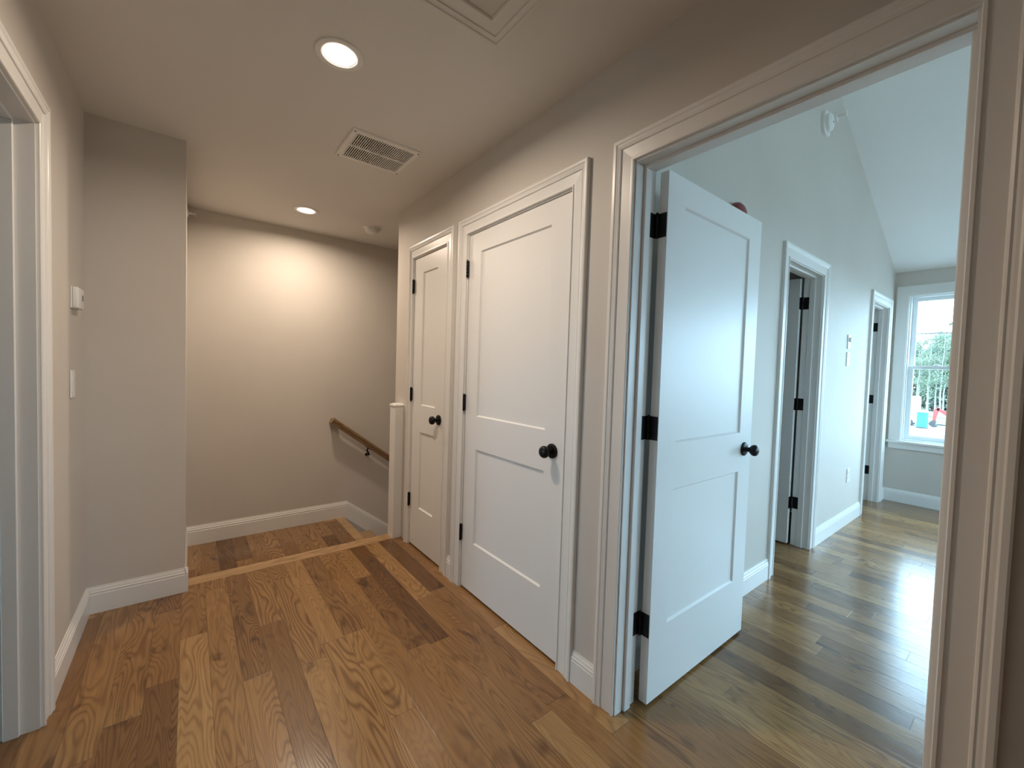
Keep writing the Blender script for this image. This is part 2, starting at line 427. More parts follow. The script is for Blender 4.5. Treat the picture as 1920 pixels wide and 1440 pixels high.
def place(o, loc, xdir, ydir):
    x, y = Vector(xdir), Vector(ydir); z = x.cross(y)
    m = Matrix((x, y, z)).transposed().to_4x4(); m.translation = loc
    o.matrix_world = m; return o
ROSE = [(0, 0), (.0325, 0), (.0330, .002), (.0325, .006), (.0290, .009), (.020, .0105), (0, .0105)]
KNOB = [(0, .008), (.0125, .008), (.0115, .014), (.0108, .022), (.0125, .028), (.0190, .033), (.0245, .039), (.0270, .046), (.0265, .053), (.0225, .060), (.0140, .0645), (0, .066)]
def knob(parent, o, ax):
    k = MB().lathe(KNOB, o, ax, 36).build('knob', M['black'], parent, True); k['label'] = 'matte black round knob'
    MB().lathe(ROSE, o, ax, 36).build('rosette', M['black'], k, True)
def closed_hinge(parent, y, z):
    mb = MB()
    for i in range(5):
        z0 = z-.046+i*.0184
        mb.lathe([(0, 0), (.0068, 0), (.0072, .0007), (.0072, .0173), (.0068, .018), (0, .018)], (W-.0085, y, z0), (0, 0, 1), 14)
    mb.lathe([(0, 0), (.005, 0), (.0035, .004), (0, .005)], (W-.0085, y, z+.046), (0, 0, 1), 12)
    mb.lathe([(0, 0), (.005, 0), (.0035, .004), (0, .005)], (W-.0085, y, z-.046), (0, 0, -1), 12)
    mb.box((W-.0085, y-.002, z-.045), (W+.012, y+.002, z+.045))
    mb.build('hinge', M['black'], parent, True)['label'] = 'black hinge knuckle'
HZ = (.328, 1.086, 1.850)
ST = .035

def place_slab(o, loc, xdir, ydir, h):
    x, y = Vector(xdir), Vector(ydir)
    me = o.data
    for v in me.vertices:
        c = v.co.copy(); q = Vector(loc) + x*c.x + y*c.y + Vector((0, 0, c.z)); v.co = q
    bm = bmesh.new(); bm.from_mesh(me); bmesh.ops.recalc_face_normals(bm, faces=bm.faces)
    bmesh.ops.translate(bm, verts=bm.verts, vec=-Vector(loc)); bm.to_mesh(me); bm.free(); o.location = loc
    bpy.context.view_layer.update(); return o
def closed_door(name, d, label, px, kz):
    w = d[1]-d[0]-.006
    o = slab(w, 2.022, ST, px[0], px[1]).build(name, M['door'])
    place_slab(o, (W+.0035, d[0]+.003, .013), (0, 1, 0), (1, 0, 0), 2.022)
    tag(o, label, 'door', kind='structure')
    for z in HZ: closed_hinge(o, d[1]-.002, z)
    knob(o, (W+.0035, d[0]+.074, kz), (-1, 0, 0))
    s = MB().box((W-.0010, d[0]-.008, kz-.028), (W+.012, d[0]+.0012, kz+.028), .0006)
    s.build('strike_plate', M['black'], o)['label'] = 'small black strike plate at the door edge'
    return o
closed_door('door_1', LG, 'wide closed white two-panel closet door with black knob', (.124, .688), .931)
closed_door('door_2', SM, 'narrow closed white two-panel closet door beside the newel post', (.134, .344), .945)

def open_hinge(parent, z, jx, ex, kx, ky):
    """butt hinge of an opened door: a leaf on the jamb, a leaf on the slab edge, and the knuckle"""
    mb = MB()
    mb.box(*jx, .0006); mb.box(*ex, .0006)
    for i in range(5):
        mb.lathe([(0, 0), (.0064, 0), (.0068, .0006), (.0068, .0173), (.0064, .018), (0, .018)], (kx, ky, z-.0455+i*.0182), (0, 0, 1), 14)
    mb.lathe([(0, 0), (.0055, 0), (.0035, .004), (0, .005)], (kx, ky, z+.0455), (0, 0, 1), 12)
    mb.build('hinge', M['black'], parent, True)['label'] = 'black butt hinge with its leaves open'
# bedroom door, opened 90 degrees against the bedroom wall
bx, byf = 1.3895, .884
o = slab(.806, 2.022, ST, .119, .683).build('door_3', M['door'])
place_slab(o, (bx, byf, .013), (1, 0, 0), (0, 1, 0), 2.022)
tag(o, 'white two-panel bedroom door standing wide open', 'door', kind='structure')
for z in (.317, 1.078, 1.838):
    open_hinge(o, z, ((1.345, BD[1]-.0025, z-.045), (1.383, BD[1]-.0002, z+.045)), ((bx-.0025, byf+.003, z-.045), (bx-.0002, byf+ST, z+.045)), 1.3835, .9235)
knob(o, (bx+.806-.074, byf, .935), (0, -1, 0)); knob(o, (bx+.806-.074, byf+ST, .935), (0, 1, 0))
MB().box((bx+.8055, byf+.005, .907), (bx+.8068, byf+ST-.005, .963), .0004).build('latch_plate', M['black'], o)
# first door in the bedroom wall: hinged on its far jamb, swung into the dark room
def swung(name, d, label):
    w = d[1]-d[0]-.006; xj = d[1]-.010
    o = slab(w, 2.022, ST, .12, w-.12).build(name, M['door'])
    place_slab(o, (xj-ST, YWB+.012, .013), (0, 1, 0), (1, 0, 0), 2.022)
    tag(o, label, 'door', kind='structure')
    for z in HZ:
        open_hinge(o, z, ((d[1]-.0025, YWB-.040, z-.045), (d[1]-.0002, YWB-.002, z+.045)), ((xj-ST, YWB+.0095, z-.045), (xj-.003, YWB+.0118, z+.045)), d[1]-.009, YWB+.004)
    knob(o, (xj-ST, YWB+.012+w-.074, .935), (-1, 0, 0))
    return o
swung('door_4', D1, 'white door swung back into the dark room off the bedroom')
swung('door_5', D2, 'white door swung into the closet beside the bedroom window')

# ------------------------------------------------------------------ stairs
PYB = 3.018
px0, px1, py0, py1, pz = 1.195, W-.001, YN-.006, YR+.045, .985
st = empty('staircase', (.6, YN, 0), 'oak landing and steps turning down to the right past the newel post', 'staircase', kind='structure')
st['kind'] = 'thing'
mb = MB(); NB = [(YN, 0), (YN, -.026), (YN+.008, -.03), (YN+.100, -.03), (YN+.110, -.026), (YN+.1135, -.015), (YN+.110, -.004), (YN+.103, 0)]
mb.prism(NB, lambda q: (XS+.009, q[0], q[1]+.001), lambda q: (W-.0665, q[0], q[1]+.001))
mb.build('top_nosing', M['nose'], st)['label'] = 'pale oak nosing strip at the edge of the hall floor'
MB().box((XS+.009, YN+.001, -RISE+.0005), (px0-.001, YN+.088, -.03)).build('riser', M['trim'], st)
XN = 1.182
MB().box((XS+.001, YN+.001, -RISE-.03), (XN-.085, YB-.002, -RISE)).build('landing', M['floor'], st)
def nosing_x(x1, z, w=.088, y0=YR+.117):
    return MB().prism([(x1-w, 0), (x1-.012, 0), (x1-.004, -.004), (x1, -.014), (x1-.004, -.024), (x1-.012, -.028), (x1-w, -.028)], lambda q: (q[0], y0, q[1]+z), lambda q: (q[0], YB-.0155, q[1]+z))
nosing_x(XN, -RISE, y0=YN+.117).build('landing_nosing', M['nose'], st)
RUN = .24
for i in range(1, 11):
    z = -RISE*(i+1); x0 = XN-.028+RUN*(i-1)
    MB().box((x0-.006, YR+.117, z+.001), (x0+.012, YB-.016, z+RISE-.029)).build('riser', M['trim'], st)
    nosing_x(x0+RUN+.04, z, w=RUN+.024).build('tread', M['nose'], st)
MB().box((XN+RUN*10-.1, YR+.117, -RISE*12-.05), (5.96, YB-.016, -RISE*12)).build('lower_floor', M['floor'], st)
# newel post
nw = empty('newel_post', ((px0+px1)/2, (py0+py1)/2, 0), 'white square newel post with chamfered cap at the top of the stairs', 'post')
MB().box((px0, py0, .0005), (px1, YN-.0008, pz), .0015).box((px0, YN-.0015, -RISE+.0008), (px1, YR-.0005, pz)).box((px0, YR-.001, -RISE+.0008), (px1, PYB, pz)).build('shaft', M['trim'], nw)
c0 = [(px0-.005, py0-.005), (px1, py0-.005), (px1, PYB), (px0-.005, PYB)]
mb = MB(); ins = .020
r = lambda z, e: [(px0-.005+e, py0-.005+e, z), (px1, py0-.005+e, z), (px1, PYB+.004-e, z), (px0-.005+e, PYB+.004-e, z)]
mb.sweep([r(pz, 0), r(pz+.010, 0), r(pz+.020, ins)])
mb.build('cap', M['trim'], nw)
# handrail
hr = empty('handrail', (1.04, YB, .77), 'oak handrail sloping down the stairwell back wall', 'handrail')
A = Vector((1.036, 4.0, .765)); d = Vector((1, 0, slope)).normalized(); up = Vector((-d.z, 0, d.x)); yv = Vector((0, 1, 0))
RP = [(-.019, -.027), (.019, -.027), (.021, -.022), (.021, -.004), (.026, .002), (.028, .010), (.026, .019), (.018, .026), (0, .030), (-.018, .026), (-.026, .019), (-.028, .010), (-.026, .002), (-.021, -.004), (-.021, -.022)]
B = A + d*3.1
mb = MB().sweep([[A + yv*p + up*q for p, q in RP], [B + yv*p + up*q for p, q in RP]])
# returned end to the wall
mb.sweep([[A + d*(.001) + yv*.02 + up*q + d*(p+.028) for p, q in RP], [A + d*.001 + Vector((0, YB-.001-A.y, 0)) + up*q + d*(p+.028) for p, q in RP]])
mb.build('rail', M['rail'], hr, True)
for s in (.44, 1.7, 2.8):
    q = A + d*s
    w0 = Vector((q.x-.008, YB-.001, q.z-.098))
    b = MB().lathe([(0, 0), (.015, 0), (.015, .004), (.011, .008), (0, .009)], w0, (0, -1, 0), 24)
    b.tube([w0 + Vector((0, -.006, 0)), w0 + Vector((.001, -.030, .000)), w0 + Vector((.004, -.070, .010)), q - up*.050, q - up*.030], .0075, 12)
    b.box((-.030, -.012, -.002), (.030, .012, .002), f=lambda p: q - up*.029 + d*p[0] + yv*p[1] + up*p[2])
    b.build('bracket', M['black'], hr, True)['label'] = 'black handrail bracket'

# ------------------------------------------------------------------ ceiling fixtures
LAMP_W, LAMP_C = 15.5, (1.0, .815, .64)
def can(x, y, label):
    e = empty('recessed_light', (x, y, C), label, 'ceiling light', 'recessed lights in the hall ceiling')
    rg = [(.056, -.001), (.060, -.0045), (.076, -.006), (.083, -.004), (.085, 0), (.056, 0)]
    n = 40
    mb = MB(); mb.sweep([[Vector((x + rr*math.cos(2*PI*k/n), y + rr*math.sin(2*PI*k/n), C + zz-.0004)) for rr, zz in rg] for k in range(n)], closed=True)
    mb.build('trim_ring', M['plastic'], e, True)
    MB().lathe([(0, 0), (.0565, 0), (.0565, .0022), (0, .0026)], (x, y, C-.0005), (0, 0, -1), 40).build('lens', M['lamp'], e, True)['label'] = 'glowing warm white lens'
    l = bpy.data.lights.new('recessed_lamp', 'AREA'); l.shape = 'DISK'; l.size = .112; l.energy = LAMP_W; l.color = LAMP_C; l.spread = math.radians(167)
    lo = bpy.data.objects.new('recessed_lamp', l); COL.objects.link(lo); lo.location = (x, y, C-.0036); parent_to(lo, e)
can(.444, 1.690, 'lit recessed ceiling light nearer the viewer, in front of the vent')
can(.700, 3.524, 'lit recessed ceiling light over the stairs')
# return-air vent
vx0, vx1, vy0, vy1 = .632, .997, 2.142, 2.475
v = empty('ceiling_vent', ((vx0+vx1)/2, (vy0+vy1)/2, C), 'white louvred return-air vent in the hall ceiling', 'vent')
mb = MB(); fw, z0, z1 = .030, C-.0005, C-.009
ix0, ix1, iy0, iy1 = vx0+fw, vx1-fw, vy0+fw, vy1-fw
def rr(e, z): return [(vx0+e, vy0+e, z), (vx1-e, vy0+e, z), (vx1-e, vy1-e, z), (vx0+e, vy1-e, z)]
mb.sweep([rr(0, z0), rr(0, z0-.003), rr(.006, z1), rr(fw, z1), rr(fw, z0)])
ym = (iy0+iy1)/2
mb.box((ix0, ym-.006, z0), (ix1, ym+.006, z1-.0012))
mb.build('frame', M['grille'], v)
mb = MB(); ns = 29
for i in range(ns):
    xc = ix0 + (i+.5)*(ix1-ix0)/ns
    for ya, yb in ((iy0, ym-.006), (ym+.006, iy1)):
        mb.prism([(xc+.0026, z1+.0014), (xc+.0018, z1+.0002), (xc-.0024, z1+.0022), (xc-.0018, z1+.0034)], lambda q: (q[0], ya, q[1]), lambda q: (q[0], yb, q[1]))
mb.build('louvres', M['grille'], v)
MB().box((ix0, iy0, C-.0004), (ix1, iy1, C-.0001)).build('duct_shade_sheet', M['dark'], v)['label'] = 'dark sheet painting the duct shade behind the louvres'  # thin dark sheet on the ceiling stands in for shade inside the duct
for x in (vx0+.014, vx1-.014):
    for y in (vy0+.016, vy1-.016):
        MB().lathe([(0, 0), (.0045, 0), (.0035, .002), (0, .0022)], (x, y, z1), (0, 0, -1), 14).build('screw', M['screen'], v, True)
# smoke detector
s = empty('smoke_detector', (1.226, 3.587, C), 'round white smoke detector on the ceiling above the stairs', 'smoke detector')
MB().lathe([(0, 0), (.070, 0), (.070, .004), (.066, .008), (0, .008)], (1.226, 3.587, C-.0004), (0, 0, -1), 40).build('base', M['plastic'], s, True)
MB().lathe([(0, .008), (.052, .008), (.054, .013), (.053, .030), (.046, .040), (.028, .045), (0, .046)], (1.226, 3.587, C), (0, 0, -1), 40).build('body', M['plastic'], s, True)
MB().lathe([(0, 0), (.008, 0), (.007, .002), (0, .002)], (1.245, 3.565, C-.0445), (0, 0, -1), 16).build('test_button', M['grille'], s, True)
# attic hatch
hx0, hx1, hy0, hy1 = .13, .868, .36, 1.262
h = empty('attic_hatch', ((hx0+hx1)/2, (hy0+hy1)/2, C), 'white cased attic hatch in the ceiling at the top edge', 'hatch')
AP = [(0, 0), (0, -.016), (.004, -.019), (.012, -.019), (.016, -.015), (.032, -.014), (.034, -.010), (.070, -.009), (.078, -.010), (.082, -.006), (.082, 0)]
def hr_(e, z): return [(hx0+e, hy0+e, C-.0004+z), (hx1-e, hy0+e, C-.0004+z), (hx1-e, hy1-e, C-.0004+z), (hx0+e, hy1-e, C-.0004+z)]
MB().sweep([hr_(e, z) for e, z in AP]).build('casing', M['ceil'], h)
MB().box((hx0+.082, hy0+.082, C-.0035), (hx1-.082, hy1-.082, C-.0006)).build('panel', M['wall'], h)
# sidewall sprinkler heads
def sprinkler(loc, n, label, s=1.0):
    e = empty('sprinkler_head', loc, label, 'sprinkler'); n = Vector(n)
    MB().lathe([(0, 0), (.030*s, 0), (.030*s, .003), (.018*s, .008), (0, .008)], loc, n, 24).build('escutcheon', M['plastic'], e, True)
    mb = MB().lathe([(0, .006), (.009*s, .006), (.009*s, .022*s), (.006*s, .026*s), (.006*s, .045*s), (0, .046*s)], loc, n, 16)
    mb.lathe([(0, .046*s), (.018*s, .046*s), (.018*s, .049*s), (0, .049*s)], loc, n, 20)
    mb.build('nozzle', M['grille'], e, True)
sprinkler((XS+.0003, 3.90, 2.352), (1, 0, 0), 'small white sprinkler head high on the stairwell left wall')
sprinkler((3.775, YW-.0003, 3.225), (0, -1, 0), 'small sprinkler head beside the alarm near the bedroom ceiling peak', 1.25)
# alarm strobe on the bedroom gable
al = empty('wall_alarm', (3.535, YW, 3.08), 'white rounded alarm mounted high on the bedroom wall near the ceiling peak', 'alarm')
ax, az = 3.535, 3.078
def rbox(cx, cz, w, hgt, r, d0, d1, F=F_BED, seg=6):
    pts = []
    for qx, qz, a0 in ((1, 1, 0), (-1, 1, PI/2), (-1, -1, PI), (1, -1, 1.5*PI)):
        for k in range(seg+1):
            a = a0 + PI/2*k/seg
            pts.append((cx + qx*(w/2-r) + r*math.cos(a), cz + qz*(hgt/2-r) + r*math.sin(a)))
    return [[F((x, dd, z)) for x, z in pts] for dd in (d0, d1)]
MB().sweep(rbox(ax, az, .135, .165, .05, .0004, .016)).build('back_plate', M['plastic'], al, True)
MB().lathe([(0, .012), (.058, .012), (.060, .018), (.057, .036), (.048, .043), (0, .045)], (ax, YW, az+.004), (0, -1, 0), 36).build('body', M['plastic'], al, True)
MB().lathe([(0, 0), (.007, 0), (.006, .002), (0, .002)], (ax+.022, YW-.0435, az+.008), (0, -1, 0), 14).build('sensor', M['screen'], al, True)['label'] = 'dark sensor dot'
# red device behind the open door
rd = empty('red_alarm', (2.245, YW, 2.105), 'dark red round device on the wall peeking over the open bedroom door', 'alarm')
MB().lathe([(0, 0), (.060, 0), (.060, .010), (0, .010)], (2.245, YW-.0004, 2.110), (0, -1, 0), 32).build('base', M['plastic'], rd, True)
MB().lathe([(0, .010), (.073, .010), (.075, .018), (.070, .034), (.056, .046), (.032, .053), (0, .055)], (2.245, YW, 2.110), (0, -1, 0), 36).build('dome', M['red'], rd, True)['label'] = 'dark red dome'

# ------------------------------------------------------------------ wall devices
def plate(F, u, z, name, label, cat, w=.072, hgt=.118, kind='rocker'):
    e = empty(name, F((u, 0, z)), label, cat)
    b = MB().box((u-w/2, .0004, z-hgt/2), (u+w/2, .0065, z+hgt/2), .002, F); b.build('cover_plate', M['plastic'], e)
    if kind == 'rocker':
        m = MB(); q = [(-.033, .0068), (-.033, .0095), (0, .0075), (.033, .0115), (.033, .0068)]
        m.prism(q, lambda p: F((u-.0165, p[1]-.0008, z+p[0])), lambda p: F((u+.0165, p[1]-.0008, z+p[0]))); m.build('rocker', M['plastic'], e)
    elif kind == 'outlet':
        for dz in (-.0195, .0195):
            f = MB().box((u-.0165, .006, z+dz-.014), (u+.0165, .0085, z+dz+.014), .002, F).build('receptacle', M['plastic'], e)
            m = MB(); m.box((u-.008, .0083, z+dz-.002), (u-.006, .0088, z+dz+.007), f=F); m.box((u+.006, .0083, z+dz-.002), (u+.008, .0088, z+dz+.006), f=F); m.build('slots', M['screen'], f)
    elif kind == 'dial':
        MB().lathe([(0, 0), (.020, 0), (.019, .008), (.014, .016), (0, .017)], F((u, .006, z+.018)), F.n, 24).build('dial', M['plastic'], e, True)
        MB().box((u-.016, .006, z-.040), (u+.016, .0085, z-.012), .002, F).build('rocker', M['plastic'], e)
    return e
plate(F_LEFT, 2.578, 1.163, 'light_switch', 'white rocker light switch below the thermostat', 'switch')
plate(F_BED, 4.405, 1.604, 'dial_control', 'white dial wall control in the bedroom, upper of the two stacked plates', 'switch', kind='dial')
plate(F_BED, 4.402, 1.458, 'light_switch', 'white rocker light switch in the bedroom, lower of the two stacked plates', 'switch')
plate(F_BED, 4.612, .440, 'wall_outlet', 'white power outlet low on the bedroom wall', 'outlet', kind='outlet')
t = empty('thermostat', F_LEFT((2.60, 0, 1.53)), 'small white thermostat with a dark display on the left wall', 'thermostat')
MB().box((2.560, .0004, 1.488), (2.690, .006, 1.582), .002, F_LEFT).build('wall_plate', M['plastic'], t)
MB().box((2.563, .006, 1.490), (2.687, .026, 1.580), .005, F_LEFT, 2).build('body', M['plastic'], t, True)
MB().box((2.640, .0255, 1.528), (2.664, .0266, 1.553), f=F_LEFT).build('display', M['screen'], t)['label'] = 'small dark display'

# ------------------------------------------------------------------ windows
def window(n, F, hl, label, full=True):
    u0, u1, z0, z1 = hl; D = .13
    wn = tag(MB().box((u0, -.020, z0), (u0+.018, -.128, z1), f=F).box((u1-.018, -.020, z0), (u1, -.128, z1), f=F).box((u0+.018, -.020, z1-.018), (u1-.018, -.128, z1), f=F).box((u0+.018, -.020, z0), (u1-.018, -.128, z0+.022), f=F).build('window_%d' % n, M['vinyl']), label, 'window', kind='structure')
    um, zm = (u0+u1)/2, (z0+z1)/2 + .01
    # casing: flat stock with a thin inner bead, stool and apron
    c = MB(); e = .095
    for a, b in ((u0-e, u0-.001), (u1+.001, u1+e)): c.box((a, .0004, z0+.002), (b, .019, z1+.001), .002, F)
    c.box((u0-e, .0004, z1+.001), (u1+e, .019, z1+.101), .002, F)
    for a, b in ((u0-.001, u0+.006), (u1-.006, u1+.001)): c.box((a, -.019, z0+.002), (b, .012, z1), .0015, F)
    c.box((u0+.006, -.019, z1-.006), (u1-.006, .012, z1+.001), .0015, F)
    c.build('casing', M['trim'], wn)
    s_ = MB().box((u0-e-.018, -.020, z0-.022), (u1+e+.010 if u1+e+.018 > YW and F is F_WIN else u1+e+.018, .045, z0+.001), .004, F, 2); s_.build('stool', M['trim'], wn)
    a_ = MB().box((u0-e, .0004, z0-.085), (u1+e, .017, z0-.022), .003, F); a_.build('apron', M['trim'], wn)
    i0, i1 = u0+.019, u1-.019
    for nm, za, zb, d0, rail_b, rail_t in (('upper_sash', zm-.012, z1-.019, -.085, .034, .036), ('lower_sash', z0+.023, zm+.022, -.050, .040, .034)):
        d1 = d0-.030; m = MB(); sw = .040
        m.box((i0, d0, za), (i0+sw, d1, zb), .002, F); m.box((i1-sw, d0, za), (i1, d1, zb), .002, F)
        m.box((i0+sw, d0, za), (i1-sw, d1, za+rail_b), .002, F); m.box((i0+sw, d0, zb-rail_t), (i1-sw, d1, zb), .002, F)
        sh = m.build(nm, M['vinyl'], wn)
        g = MB().box((i0+sw-.004, d0-.013, za+rail_b-.004), (i1-sw+.004, d0-.017, zb-rail_t+.004), f=F); g.build('glass', M['glass'], sh)
        if nm == 'upper_sash':
            zc_ = (za+rail_b+zb-rail_t)/2
            MB().box((i0+sw, d0-.010, zc_-.007), (i1-sw, d0-.020, zc_+.007), .001, F).build('grid_bar', M['vinyl'], sh)
        else:
            for uu in (um+(u1-u0)*.245, um-(u1-u0)*.245):
                k = MB().box((uu-.030, d0-.026, zb), (uu+.030, d0-.004, zb+.008), .002, F); k.box((uu-.012, d0-.022, zb+.008), (uu+.024, d0-.008, zb+.018), .003, F)
                k.build('sash_lock', M['vinyl'], sh)
    return wn
window(1, F_WIN, WINS[0], 'white double-hung bedroom window with flat casing, looking out on trees')
window(2, F_WIN, WINS[1], 'second bedroom window added unseen behind the doorway edge for daylight')
window(3, F_WIN, WINS[2], 'third bedroom window added unseen behind the doorway edge for daylight')
window(4, F_SIDE, SWIN[0], 'unseen side bedroom window added for daylight, nearer the doorway')
window(5, F_SIDE, SWIN[1], 'unseen side bedroom window added for daylight, nearer the far corner')
window(6, F_WEST, LWIN, 'unseen window added to light the room through the left doorway')

# ------------------------------------------------------------------ outdoors
GZ = -4.4
struct(MB().box((-120, -160, GZ-.5), (220, 200, GZ)), 'ground', M['ground'], 'pale gravel yard outside the window with dark shadow patches painted in', 'ground')
g = MB(); rnd = random.Random(3)
NX, NY = 14, 60
for i in range(NX):
    for k in range(NY):
        x0, x1 = 79+i*1.4, 79+(i+1)*1.4; y0, y1 = -30+k*1.6, -30+(k+1)*1.6
        hz = lambda x, y: GZ+.06+.12*math.sin(x*.7+1)*math.sin(y*.45)+.05*math.sin(y*2.1+x)
        g.face([(x0, y0, hz(x0, y0)), (x1, y0, hz(x1, y0)), (x1, y1, hz(x1, y1)), (x0, y1, hz(x0, y1))])
tag(g.build('grass', M['lawn'], smooth=True), 'strip of bright green grass in front of the woods outside', 'grass', kind='stuff')
# portable toilet
e = empty('portable_toilet', (71.5, 9.17, GZ), 'teal portable toilet with a white roof outside the window', 'toilet')
MB().box((70.95, 8.74, GZ+.10), (72.05, 9.62, GZ+2.0), .03).build('cabin', M['teal'], e)
MB().box((70.90, 8.70, GZ), (72.10, 9.66, GZ+.12), .02).build('skid_base', M['rubber'], e)
MB().prism([(8.68, 0), (9.68, 0), (9.64, .10), (9.46, .24), (8.90, .24), (8.72, .10)], lambda q: (70.88, q[0], GZ+1.99+q[1]), lambda q: (72.12, q[0], GZ+1.99+q[1])).build('roof', M['whitepaint'], e)
MB().box((70.90, 8.88, GZ+.16), (70.96, 9.48, GZ+1.88), .01).build('door', M['teal'], e)
# white box trailer
e = empty('box_trailer', (74.8, 12.6, GZ), 'tall white box trailer parked beside the teal portable toilet', 'trailer')
MB().box((73.6, 10.0, GZ+.80), (75.9, 15.4, GZ+3.80), .06).build('body', M['whitepaint'], e)
MB().box((73.7, 10.1, GZ+.42), (75.8, 15.3, GZ+.81)).build('chassis', M['whitepaint'], e)
for y in (10.75, 13.4, 14.4):
    for x in (73.62, 75.6): MB().lathe([(0, 0), (.42, 0), (.46, .04), (.46, .20), (.42, .24), (0, .24)], (x, y, GZ+.462), (1, 0, 0), 24).build('wheel', M['rubber'], e, True)
for x in (73.72, 74.78): MB().box((x, 9.94, GZ+.9), (x+1.0, 10.005, GZ+3.65), .01).build('rear_door', M['whitepaint'], e)
# red mini excavator
ex = empty('excavator', (75, 4.9, GZ), 'red mini excavator whose bent arm rests by the grass', 'excavator')
X0 = 75.0
def bar(pts, w, m=None):
    m = m or MB(); n = Vector((1, 0, 0)); P_ = [Vector(q) for q in pts]; R_ = []
    for i, q in enumerate(P_):
        dr = (P_[min(i+1, len(P_)-1)] - P_[max(i-1, 0)]).normalized(); s_ = dr.cross(n).normalized()
        R_.append([q + n*.13 + s_*w[i], q + n*.13 - s_*w[i], q - n*.13 - s_*w[i], q - n*.13 + s_*w[i]])
    return m.sweep(R_)
bar([(X0, 5.9, GZ+.95), (X0, 6.7, GZ+1.45), (X0, 7.4, GZ+1.72), (X0, 8.35, GZ+2.36)], [.20, .24, .22, .15]).build('boom', M['excred'], ex)
bar([(X0, 8.20, GZ+2.52), (X0, 8.42, GZ+2.1), (X0, 8.58, GZ+.78)], [.14, .23, .13]).build('stick', M['excred'], ex)
MB().prism([(8.40, .86), (8.72, .82), (9.0, .50), (8.9, .16), (8.55, .02), (8.15, .12), (8.42, .36)], lambda q: (X0-.4, q[0], GZ+q[1]), lambda q: (X0+.4, q[0], GZ+q[1])).build('bucket', M['rubber'], ex)
MB().box((X0-1.0, 2.9, GZ+.66), (X0+1.0, 5.9, GZ+1.30), .08).build('body', M['excred'], ex)
MB().box((X0-.7, 4.1, GZ+1.31), (X0+.7, 5.5, GZ+2.7), .08).build('cab', M['rubber'], ex)
for y in (-.85, .85): MB().box((X0+y-.2, 2.8, GZ+.005), (X0+y+.2, 5.5, GZ+.65), .18, None, 3).build('track', M['rubber'], ex)
MB().box((X0-.9, 5.62, GZ+.03), (X0+.9, 5.74, GZ+.45), .03).build('dozer_blade', M['excred'], ex)
# trees
def tree(x, y, hgt, label, kind, seed, lean=0.0):
    r = random.Random(seed); e = empty('pine_tree' if kind == 'pine' else 'birch_tree', (x, y, GZ), label, 'tree', 'trees at the edge of the woods')
    pts = []; rad = []; n = 9; px, py = x, y
    for i in range(n):
        f = i/(n-1); pts.append((px + r.uniform(-.12, .12)*f*2, py + lean*f*hgt + r.uniform(-.16, .16)*f*2, GZ + .0 + f*hgt*.93)); rad.append((.17 if kind == 'pine' else .13)*(1-f*.82)*hgt/15)
    tk = MB().tube(pts, rad, 8)
    br = []
    nb = 16 if kind == 'pine' else 12
    for i in range(nb):
        f = r.uniform(.35, .97); q = Vector(pts[min(n-1, int(f*(n-1)))]); a = r.uniform(0, 2*PI)
        ln = (hgt*.30*(1.05-f)+.5) if kind == 'pine' else r.uniform(.9, 2.4)
        tip = q + Vector((math.cos(a)*ln, math.sin(a)*ln, ln*(.05 if kind == 'pine' else .75)))
        midp = (q+tip)/2 + Vector((0, 0, .1)); tk.tube([q, midp, tip], [.05, .035, .012], 5); br.append((q, tip))
    tk.build('trunk', M['bark'], e, True)
    fo = MB(); cnt = 2600 if kind == 'pine' else 1500
    for i in range(cnt):
        q, tip = r.choice(br); s_ = r.uniform(.2, 1.15); c0_ = q.lerp(tip, s_) + Vector((r.gauss(0, .38), r.gauss(0, .38), r.gauss(0, .12 if kind == 'pine' else .45)))
        sz = r.uniform(.05, .15) if kind != 'pine' else r.uniform(.06, .16)
        u = Vector((r.gauss(0, 1), r.gauss(0, 1), r.gauss(0, .35 if kind == 'pine' else 1))).normalized(); v_ = u.orthogonal().normalized()
        fo.face([c0_ + u*sz, c0_ + v_*sz*.6, c0_ - u*sz, c0_ - v_*sz*.6])
    bm = fo.bm; me = bpy.data.meshes.new('foliage'); bm.to_mesh(me); bm.free()
    o = bpy.data.objects.new('foliage', me); COL.objects.link(o); me.materials.append(M['pine' if kind == 'pine' else ('leaf2' if seed % 3 == 0 else 'leaf')]); parent_to(o, e)
tree(104.0, 9.9, 19.5, 'tall dark pine rising behind the birches outside the window', 'pine', 4)
lab = ['pale slender birch above the teal portable toilet', 'pale slender birch right behind the excavator arm', 'leaning pale birch behind the white trailer', 'forked pale birch left of the dark pine', 'thin pale birch farther back in the woods behind the toilet', 'thin pale birch right of the dark pine', 'slim birch farther back behind the excavator', 'slim birch farther back behind the trailer']
spots = [(99.5, 12.3, 14.6, 0), (99.0, 10.7, 15.2, .01), (100.0, 13.9, 14.4, -.03), (101.5, 11.6, 15.4, .012), (109.0, 13.4, 16.2, 0), (100.5, 9.2, 15.8, 0), (110.0, 11.5, 16.4, 0), (111.0, 15.0, 15.6, -.01)]
for i, ((x, y, hh, ln), lb) in enumerate(zip(spots, lab)): tree(x, y, hh, lb, 'birch', 20+i, ln)
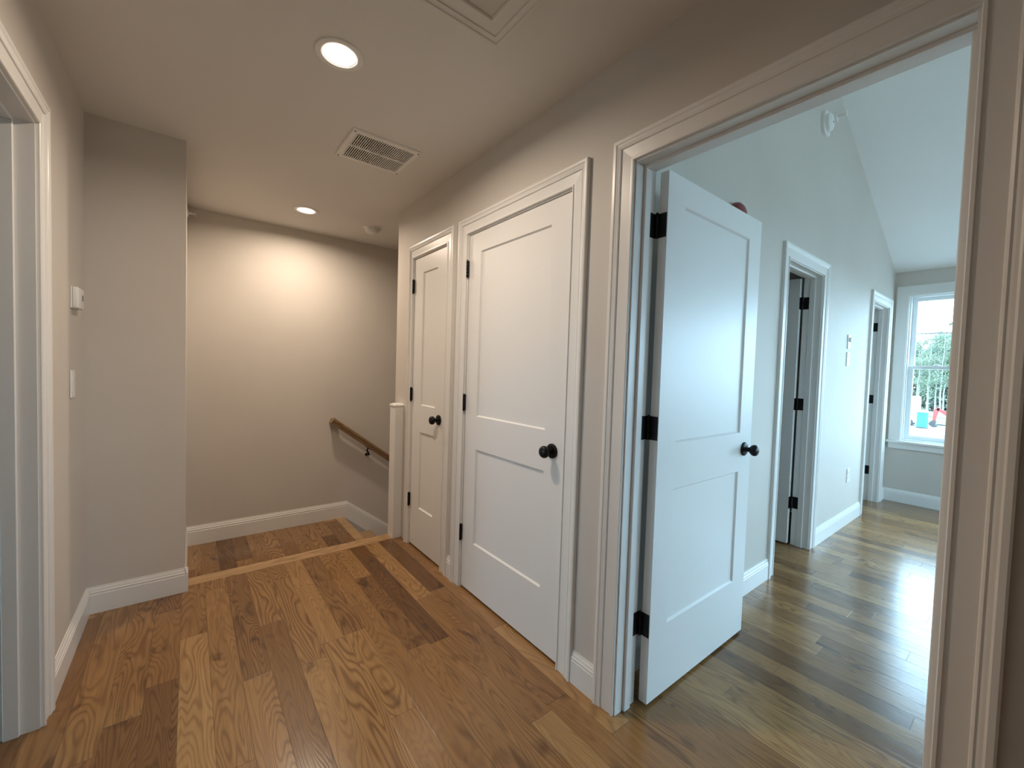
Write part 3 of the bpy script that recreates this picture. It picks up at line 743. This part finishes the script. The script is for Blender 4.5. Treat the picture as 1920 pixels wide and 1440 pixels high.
# woods: nobody could count what stands behind
fo = MB(); r = random.Random(11)
for i in range(30000):
    y = r.uniform(-16, 38); x = r.uniform(114, 122); top = 14.2 + 2.0*math.sin(y*.7) + 1.2*math.sin(y*1.9+1)
    z = GZ + top*r.random()**.85
    sz = r.uniform(.22, .60); u = Vector((r.gauss(0, 1), r.gauss(0, 1), r.gauss(0, 1))).normalized(); v_ = u.orthogonal().normalized()
    c0_ = Vector((x, y, z)); fo.face([c0_ + u*sz, c0_ + v_*sz*.7, c0_ - u*sz, c0_ - v_*sz*.7])
me = bpy.data.meshes.new('woods'); fo.bm.to_mesh(me); fo.bm.free()
o = bpy.data.objects.new('woods', me); COL.objects.link(o); me.materials.append(M['leaf2'])
tag(o, 'hazy green woods filling the view beyond the grass', 'woods', kind='stuff')

# ------------------------------------------------------------------ light
w = bpy.data.worlds.new('World'); scene.world = w; w.use_nodes = True
bg = w.node_tree.nodes['Background']; bg.inputs[0].default_value = (.60, .92, 1.20, 1); bg.inputs[1].default_value = 14.5
sun = bpy.data.lights.new('sun', 'SUN'); sun.energy = 2.0; sun.angle = math.radians(1.5); sun.color = (1, .96, .9)
so = bpy.data.objects.new('sun', sun); COL.objects.link(so); so.rotation_euler = Vector((.62, -.35, -.70)).to_track_quat('-Z', 'Y').to_euler()
def portal(name, loc, rot, sx, sy):
    l = bpy.data.lights.new(name, 'AREA'); l.shape = 'RECTANGLE'; l.size = sx; l.size_y = sy; l.cycles.is_portal = True
    o = bpy.data.objects.new(name, l); COL.objects.link(o); o.location = loc; o.rotation_euler = rot
for i, (u0, u1, z0, z1) in enumerate(WINS): portal('portal', (XW+.14, (u0+u1)/2, (z0+z1)/2), (0, PI/2, 0), z1-z0, u1-u0)
for (u0, u1, z0, z1) in SWIN: portal('portal', ((u0+u1)/2, YS-.13, (z0+z1)/2), (PI/2, 0, 0), u1-u0, z1-z0)
portal('portal', (-3.73, (LWIN[0]+LWIN[1])/2, (LWIN[2]+LWIN[3])/2), (0, -PI/2, 0), LWIN[3]-LWIN[2], LWIN[1]-LWIN[0])

# ------------------------------------------------------------------ camera
cam = bpy.data.cameras.new('camera'); co = bpy.data.objects.new('camera', cam); COL.objects.link(co)
cam.sensor_fit = 'HORIZONTAL'; cam.sensor_width = 36; cam.lens = 778.511/1920*36; cam.clip_start = .02; cam.clip_end = 600
yaw, pit, rol = map(math.radians, (37.8827, 2.0315, 1.7832))
fwd = Vector((math.sin(yaw)*math.cos(pit), math.cos(yaw)*math.cos(pit), -math.sin(pit)))
rt = Vector((math.cos(yaw), -math.sin(yaw), 0)); up_ = rt.cross(fwd)
r_ = rt*math.cos(rol) + up_*math.sin(rol); u_ = -rt*math.sin(rol) + up_*math.cos(rol)
m = Matrix((r_, u_, -fwd)).transposed().to_4x4(); m.translation = (0, 0, 1.285); co.matrix_world = m
scene.camera = co
scene.cycles.use_denoising = True
scene.cycles.max_bounces = 10; scene.cycles.diffuse_bounces = 7
scene.view_settings.view_transform = 'Standard'; scene.view_settings.look = 'None'
scene.view_settings.exposure = 0.0; scene.view_settings.gamma = 1; scene.view_settings.use_curve_mapping = False
